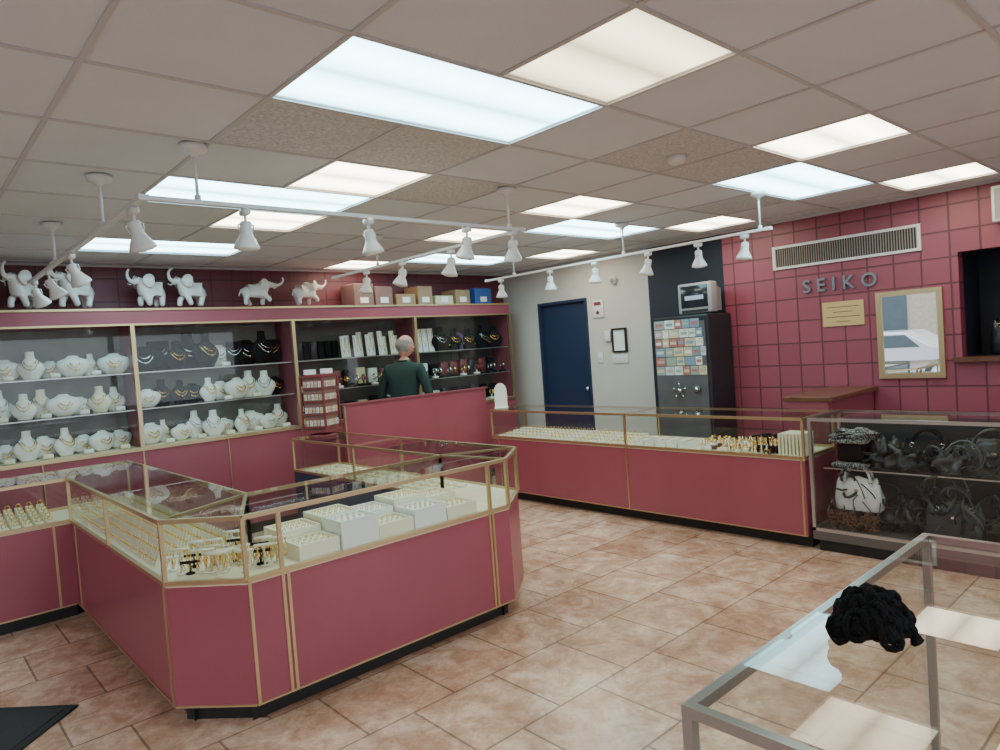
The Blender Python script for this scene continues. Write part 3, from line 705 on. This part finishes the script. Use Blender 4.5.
def framed(name,y0,y1,z0,z1,fw,fm,im,xx=XE,d=.03):
    m=MB(name)
    for a in ((y0,y1,z0,z0+fw),(y0,y1,z1-fw,z1),(y0,y0+fw,z0+fw,z1-fw),(y1-fw,y1,z0+fw,z1-fw)): m.box(xx-d,xx-.001,*a,fm)
    m.box(xx-d*.5,xx-.001,y0+fw,y1-fw,z0+fw,z1-fw,im); m.done()
framed('framed_wall_mirror',1.66,2.14,1.07,1.78,.04,GOLD,MIRR)
framed('picture_frame',4.72,4.92,1.41,1.68,.018,KICK,PAPER)
m=MB('notice_plaque'); m.rbox((x-.01,5.10,1.92),(.018,.16,.20),.006,WTRK,2); m.box(x-.021,x-.018,5.05,5.15,1.96,2.0,REDD); m.cyl((x-.02,5.10,1.88),(x-.028,5.10,1.88),.02,REDD); m.done()
m=MB('thermostat'); m.rbox((x-.015,4.98,1.60),(.03,.08,.12),.006,WTRK,2); m.done()
m=MB('light_switch_plate'); m.rbox((x-.006,4.83,1.34),(.011,.22,.11),.004,WTRK,2)
for k in range(3): m.box(x-.02,x-.011,4.76+k*.07-.006,4.76+k*.07+.006,1.33,1.355,WTRK)
m.done()
m=MB('light_switch_plate'); m.rbox((x-.006,5.12,1.36),(.011,.08,.12),.004,WTRK,2); m.box(x-.02,x-.011,5.114,5.126,1.35,1.375,WTRK); m.done()
m=MB('alarm_sensor'); m.cyl((x-.001,4.85,2.22),(x-.04,4.85,2.22),.045,WTRK,seg=20); m.cyl((x-.04,4.85,2.22),(x-.048,4.85,2.22),.025,GREYPL,seg=20); m.done()
m=MB('loudspeaker'); m.rbox((x-.06,1.22,2.33),(.11,.16,.26),.01,WTRK,2); m.box(x-.117,x-.114,1.16,1.28,2.22,2.44,GREYPL); m.done()
handbag('handbag',(XE+.3,1.28,1.226),.3,.26,.12,BLACKB,rot=math.pi/2,hand=.12)
m=MB('wooden_counter_flap'); m.box(5.26,6.165,2.2,2.5,.0,.97,PINKD); m.rbox((5.70,2.35,.99),(.92,.38,.04),.008,BROWN,2,False); m.done()
m=MB('floor_mat'); a=Vector((-.70,.71)); b=Vector((-.71,-.70)); c0=Vector((.57,3.80))
P=[c0,c0+a*.75,c0+a*.75+b*1.5,c0+b*1.5]; P=[tuple(p) for p in P]; m.prism(P,.001,.010,mat('mat_rubber',(.012,.012,.012),.7))
m.prism([tuple(c0+a*s+b*t) for s,t in ((.04,.04),(.71,.04),(.71,1.46),(.04,1.46))],.010,.014,mat('mat_pile',(.03,.03,.032),.95,bump=1,bscale=200)); m.done()
# ------------------------------------------------------------------ track lighting
def spot(m,p,z,aim):
    x,y=p; a=Vector(aim).normalized()
    m.rbox((x,y,z-.025),(.035,.06,.03),.006,WTRK,1); m.cyl((x,y,z-.035),(x,y,z-.075),.007,WTRK,seg=8)
    q=Vector((0,0,-1)).rotation_difference(a).to_matrix()
    c=Vector((x,y,z-.085))
    prof=[(.0,.020),(.020,.018),(.026,.010),(.027,-.035),(.030,-.045),(.044,-.070),(.055,-.092),(.057,-.104),(.052,-.106)]
    m.lathe(prof,c,WTRK,18,tilt=q); m.lathe([(.052,-.105),(.035,-.112),(0.,-.114)],c,LAMPG,18,tilt=q)
    u=q@Vector((1,0,0))
    m.tube([c+u*.03+(q@Vector((0,0,-.03))),c+u*.036+Vector((0,0,.0)),Vector((x,y,z-.07)),c-u*.036,c-u*.03+(q@Vector((0,0,-.03)))],.004,WTRK,6)
def track(name,pts,rods,heads,z=2.27):
    m=MB(name)
    for a,b in zip(pts[:-1],pts[1:]): m.bar((*a,z),(*b,z),.030,WTRK,.018)
    for p in pts: m.box(p[0]-.020,p[0]+.020,p[1]-.020,p[1]+.020,z-.012,z+.012,WTRK)
    top=HC-.0065
    for r in rods:
        m.cyl((*r,z),(*r,top),.007,WTRK,seg=8); m.lathe([(.012,-.05),(.02,-.035),(.055,-.022),(.06,0)],(*r,top),WTRK,18); m.cyl((*r,z),(*r,z+.03),.014,WTRK,seg=8)
    for h in heads: spot(m,h[:2],z,h[2])
    m.done()
track('track_lighting',[(.85,5.9),(.85,3.05),(3.0,3.05),(3.0,5.4)],[(.85,3.72),(1.07,3.05),(.85,4.95),(2.9,3.05),(3.0,4.7)],
 [(.85,3.2,(.3,.1,-1)),(1.27,3.05,(0,.1,-1)),(1.91,3.05,(.1,-.1,-1)),(2.56,3.05,(-.1,.2,-1)),(2.92,3.05,(.2,.3,-1)),
  (.85,4.5,(.5,.2,-1)),(.85,5.2,(.5,0,-1)),(.85,5.75,(.5,.3,-1)),(3.0,3.76,(-.2,.1,-1)),(3.0,4.36,(-.3,.1,-1)),(3.0,4.88,(-.2,0,-1))])
track('track_lighting',[(4.68,2.30),(4.68,5.3)],[(4.68,2.36),(4.68,3.56),(4.68,4.9)],
 [(4.68,2.48,(-.1,.1,-1)),(4.68,2.86,(.2,.1,-1)),(4.68,3.32,(-.1,.2,-1)),(4.68,3.88,(0,.1,-1)),(4.68,4.42,(.1,.1,-1)),(4.68,5.1,(0,0,-1))],z=2.25)
# ------------------------------------------------------------------ man behind the desk
def man(loc,rot):
    root=D.objects.new('man',None); COL.objects.link(root); root.location=loc; root.rotation_euler=(0,0,rot)
    V=[((0,0,.96),(.155,.115)),((0,.0,1.10),(.155,.12)),((0,.02,1.26),(.18,.13)),((0,.04,1.39),(.155,.11)),((0,.06,1.475),(.064,.06)),((0,.075,1.545),(.052,.055))]
    E=[(0,1),(1,2),(2,3),(3,4),(4,5)]
    for s in (-1,1):
        n=len(V); V+= [((s*.175,.04,1.405),(.070,.070)),((s*.235,.02,1.27),.056),((s*.275,.02,1.13),.048),((s*.235,.12,1.08),.041),((s*.18,.20,1.07),(.030,.028)),((s*.165,.255,1.075),(.034,.017))]
        E+=[(3,n),(n,n+1),(n+1,n+2),(n+2,n+3),(n+3,n+4),(n+4,n+5)]
        n=len(V); V+=[((s*.09,0,.86),(.095,.10)),((s*.1,.015,.50),(.064,.066)),((s*.105,-.01,.12),(.045,.048)),((s*.11,.05,.05),(.045,.04)),((s*.115,.15,.04),(.042,.032))]
        E+=[(0,n),(n,n+1),(n+1,n+2),(n+2,n+3),(n+3,n+4)]
    me=skinmesh(V,E,2)
    m=MB('body')
    vs=[m.v(v.co) for v in me.vertices]
    for p in me.polygons:
        c=p.center
        mt=SWEAT
        if c.z>1.495 and abs(c.x)<.09: mt=SKIN
        elif c.y>.185 and c.z>.9: mt=SKIN
        elif c.z<.10: mt=BLACKB
        elif c.z<.93: mt=TROUS
        m.f([vs[i] for i in p.vertices],mt,True)
    m.tube([(.062*math.cos(a),.062+.058*math.sin(a),1.495) for a in [2*math.pi*k/16 for k in range(16)]],.010,SWEAT,6,True,True)
    m.done(root)
    m=MB('hands')
    for s in (-1,1):
        px,py,pz=s*.165,.255,1.075
        for k,(L,sp) in enumerate(((.068,-.024),(.078,-.008),(.073,.008),(.058,.023))):
            b=Vector((px+s*sp,py+.012,pz)); m.tube([b,b+Vector((0,L*.45,.002)),b+Vector((0,L*.8,-.018)),b+Vector((0,L*.92,-.042))],[.0095,.009,.008,.0065],SKIN,8)
        b=Vector((px-s*.028,py-.02,pz)); m.tube([b,b+Vector((-s*.025,.025,-.006)),b+Vector((-s*.03,.055,-.016))],[.012,.010,.008],SKIN,8)
    m.done(root)
    m=MB('head',loc=(0,.10,1.64))
    def hf(c):
        x,y,z=c
        if z<0: x*=1-.28*(-z/.115); 
        if y>0: y*=.92
        if z<-.03 and y<0: y*=.72
        return Vector((x,y,z))
    m.sph((0,0,0),(.079,.102,.120),SKIN,24,18,hf)
    m.rings([[Vector((.010,.088,.022)),Vector((-.010,.088,.022)),Vector((-.006,.08,.024)),Vector((.006,.08,.024))],[Vector((.017,.088,-.028)),Vector((-.017,.088,-.028)),Vector((-.010,.080,-.03)),Vector((.010,.080,-.03))]],SKIN)
    m.sph((0,.100,-.022),(.016,.018,.012),SKIN,10,6)
    for s in (-1,1):
        m.sph((s*.03,.084,.012),(.013,.008,.008),PAPER,10,6); m.sph((s*.03,.0915,.012),(.005,.002,.005),BLACKV,8,4)
        m.tube([(s*.016,.094,.03),(s*.032,.092,.034),(s*.046,.082,.028)],.004,HAIR,5)
        m.sph((s*.080,-.006,-.005),(.010,.022,.032),SKIN,10,8); m.tube([(s*.086,.006,.018),(s*.092,-.014,.022),(s*.092,-.022,0),(s*.084,-.006,-.028)],.004,SKIN,5)
    m.tube([(-.024,.084,-.058),(0,.09,-.055),(.024,.084,-.058)],.005,mat('lips',(.42,.16,.13),.5),6)
    b2=bmesh.new(); bmesh.ops.create_uvsphere(b2,u_segments=28,v_segments=20,radius=1)
    kill=[]
    for v in b2.verts:
        c=hf(Vector((v.co.x*.083,v.co.y*.107,v.co.z*.123)))
        if c.y>.012+max(0,c.z)*.3 or c.z>.060 or c.z<-.062: kill.append(v)
        v.co=c*1.03
    bmesh.ops.delete(b2,geom=kill,context='VERTS'); m.merge(b2,HAIR,True)
    h=m.done(root); h.rotation_euler=(math.radians(-14),math.radians(4),math.radians(-30))
    return root
man((3.98,5.93,0),math.radians(-60))
# ------------------------------------------------------------------ outside
m=MB('ground_outside'); m.box(-30,30,-30,30,-.16,-.12,mat('asphalt',(.16,.16,.16),.9,var=.2)); m.box(-4.2,XW-.11,-15,25,-.12,-.02,mat('sidewalk',(.50,.48,.45),.9,var=.1)); m.box(XW-.1,12,-5,YS-.11,-.12,-.02,MATS['sidewalk']); m.done()
m=MB('building_outside'); m.box(-18,-16,-10,22,-.1,7,mat('facade',(.5,.42,.33),.9,var=.1))
for k in range(12): m.box(-16,-15.95,-8+k*2.4,-6.6+k*2.4,.6,2.6,mat('facade_glass',(.05,.08,.1),.1)); m.box(-16,-15.95,-8+k*2.4,-6.6+k*2.4,3.6,5.2,MATS['facade_glass'])
m.done()
m=MB('parked_car',loc=(-7.2,6.5,-.12)); CW=mat('car_paint',(.75,.76,.78),.2,coat=.6)
prof=[(-2.1,.35),(-2.15,.7),(-1.9,.85),(-1.2,.95),(-.6,1.38),(.7,1.40),(1.35,.98),(2.0,.9),(2.15,.65),(2.1,.32)]
def sec(xx,s): return [Vector((xx,y,z if z<.9 else .9+(z-.9)*s)) for y,z in prof]
m.rings([sec(-.85,.85),sec(-.8,.95),sec(-.3,1),sec(.3,1),sec(.8,.95),sec(.85,.85)],CW,sm=False)
for sx in (-.86,.86):
    for a in ((-.95,-.1),(.0,.8)): m.quad([(sx,a[0],.97),(sx,a[1],.97),(sx*.99,min(a[1],.62),1.28),(sx*.99,max(a[0],-.62),1.28)],MATS['facade_glass'])
    for y in (-1.35,1.35): m.cyl((sx*.82,y,.33),(sx*1.02,y,.33),.33,KICK,seg=24); m.cyl((sx*1.02,y,.33),(sx*1.04,y,.33),.19,CHROME,seg=16)
m.done()
# ------------------------------------------------------------------ world, camera
w=D.worlds.new('World'); bpy.context.scene.world=w; w.use_nodes=True
bg=w.node_tree.nodes['Background']; bg.inputs[0].default_value=(.85,.92,1,1); bg.inputs[1].default_value=3.4
cam=D.cameras.new('camera'); co=D.objects.new('camera',cam); COL.objects.link(co)
cam.sensor_width=36; cam.lens=36*.687; cam.clip_start=.05
yaw,pit,rol=math.radians(48.1),math.radians(-2.21),math.radians(4.18)
F=Vector((math.cos(yaw)*math.cos(pit),math.sin(yaw)*math.cos(pit),math.sin(pit))); Rt=Vector((math.sin(yaw),-math.cos(yaw),0)); U=Rt.cross(F)
R2=Rt*math.cos(rol)-U*math.sin(rol); U2=Rt*math.sin(rol)+U*math.cos(rol)
M=Matrix.Identity(4)
for i in range(3): M[i][0]=R2[i]; M[i][1]=U2[i]; M[i][2]=-F[i]
M[2][3]=1.55
co.matrix_world=M
bpy.context.scene.camera=co
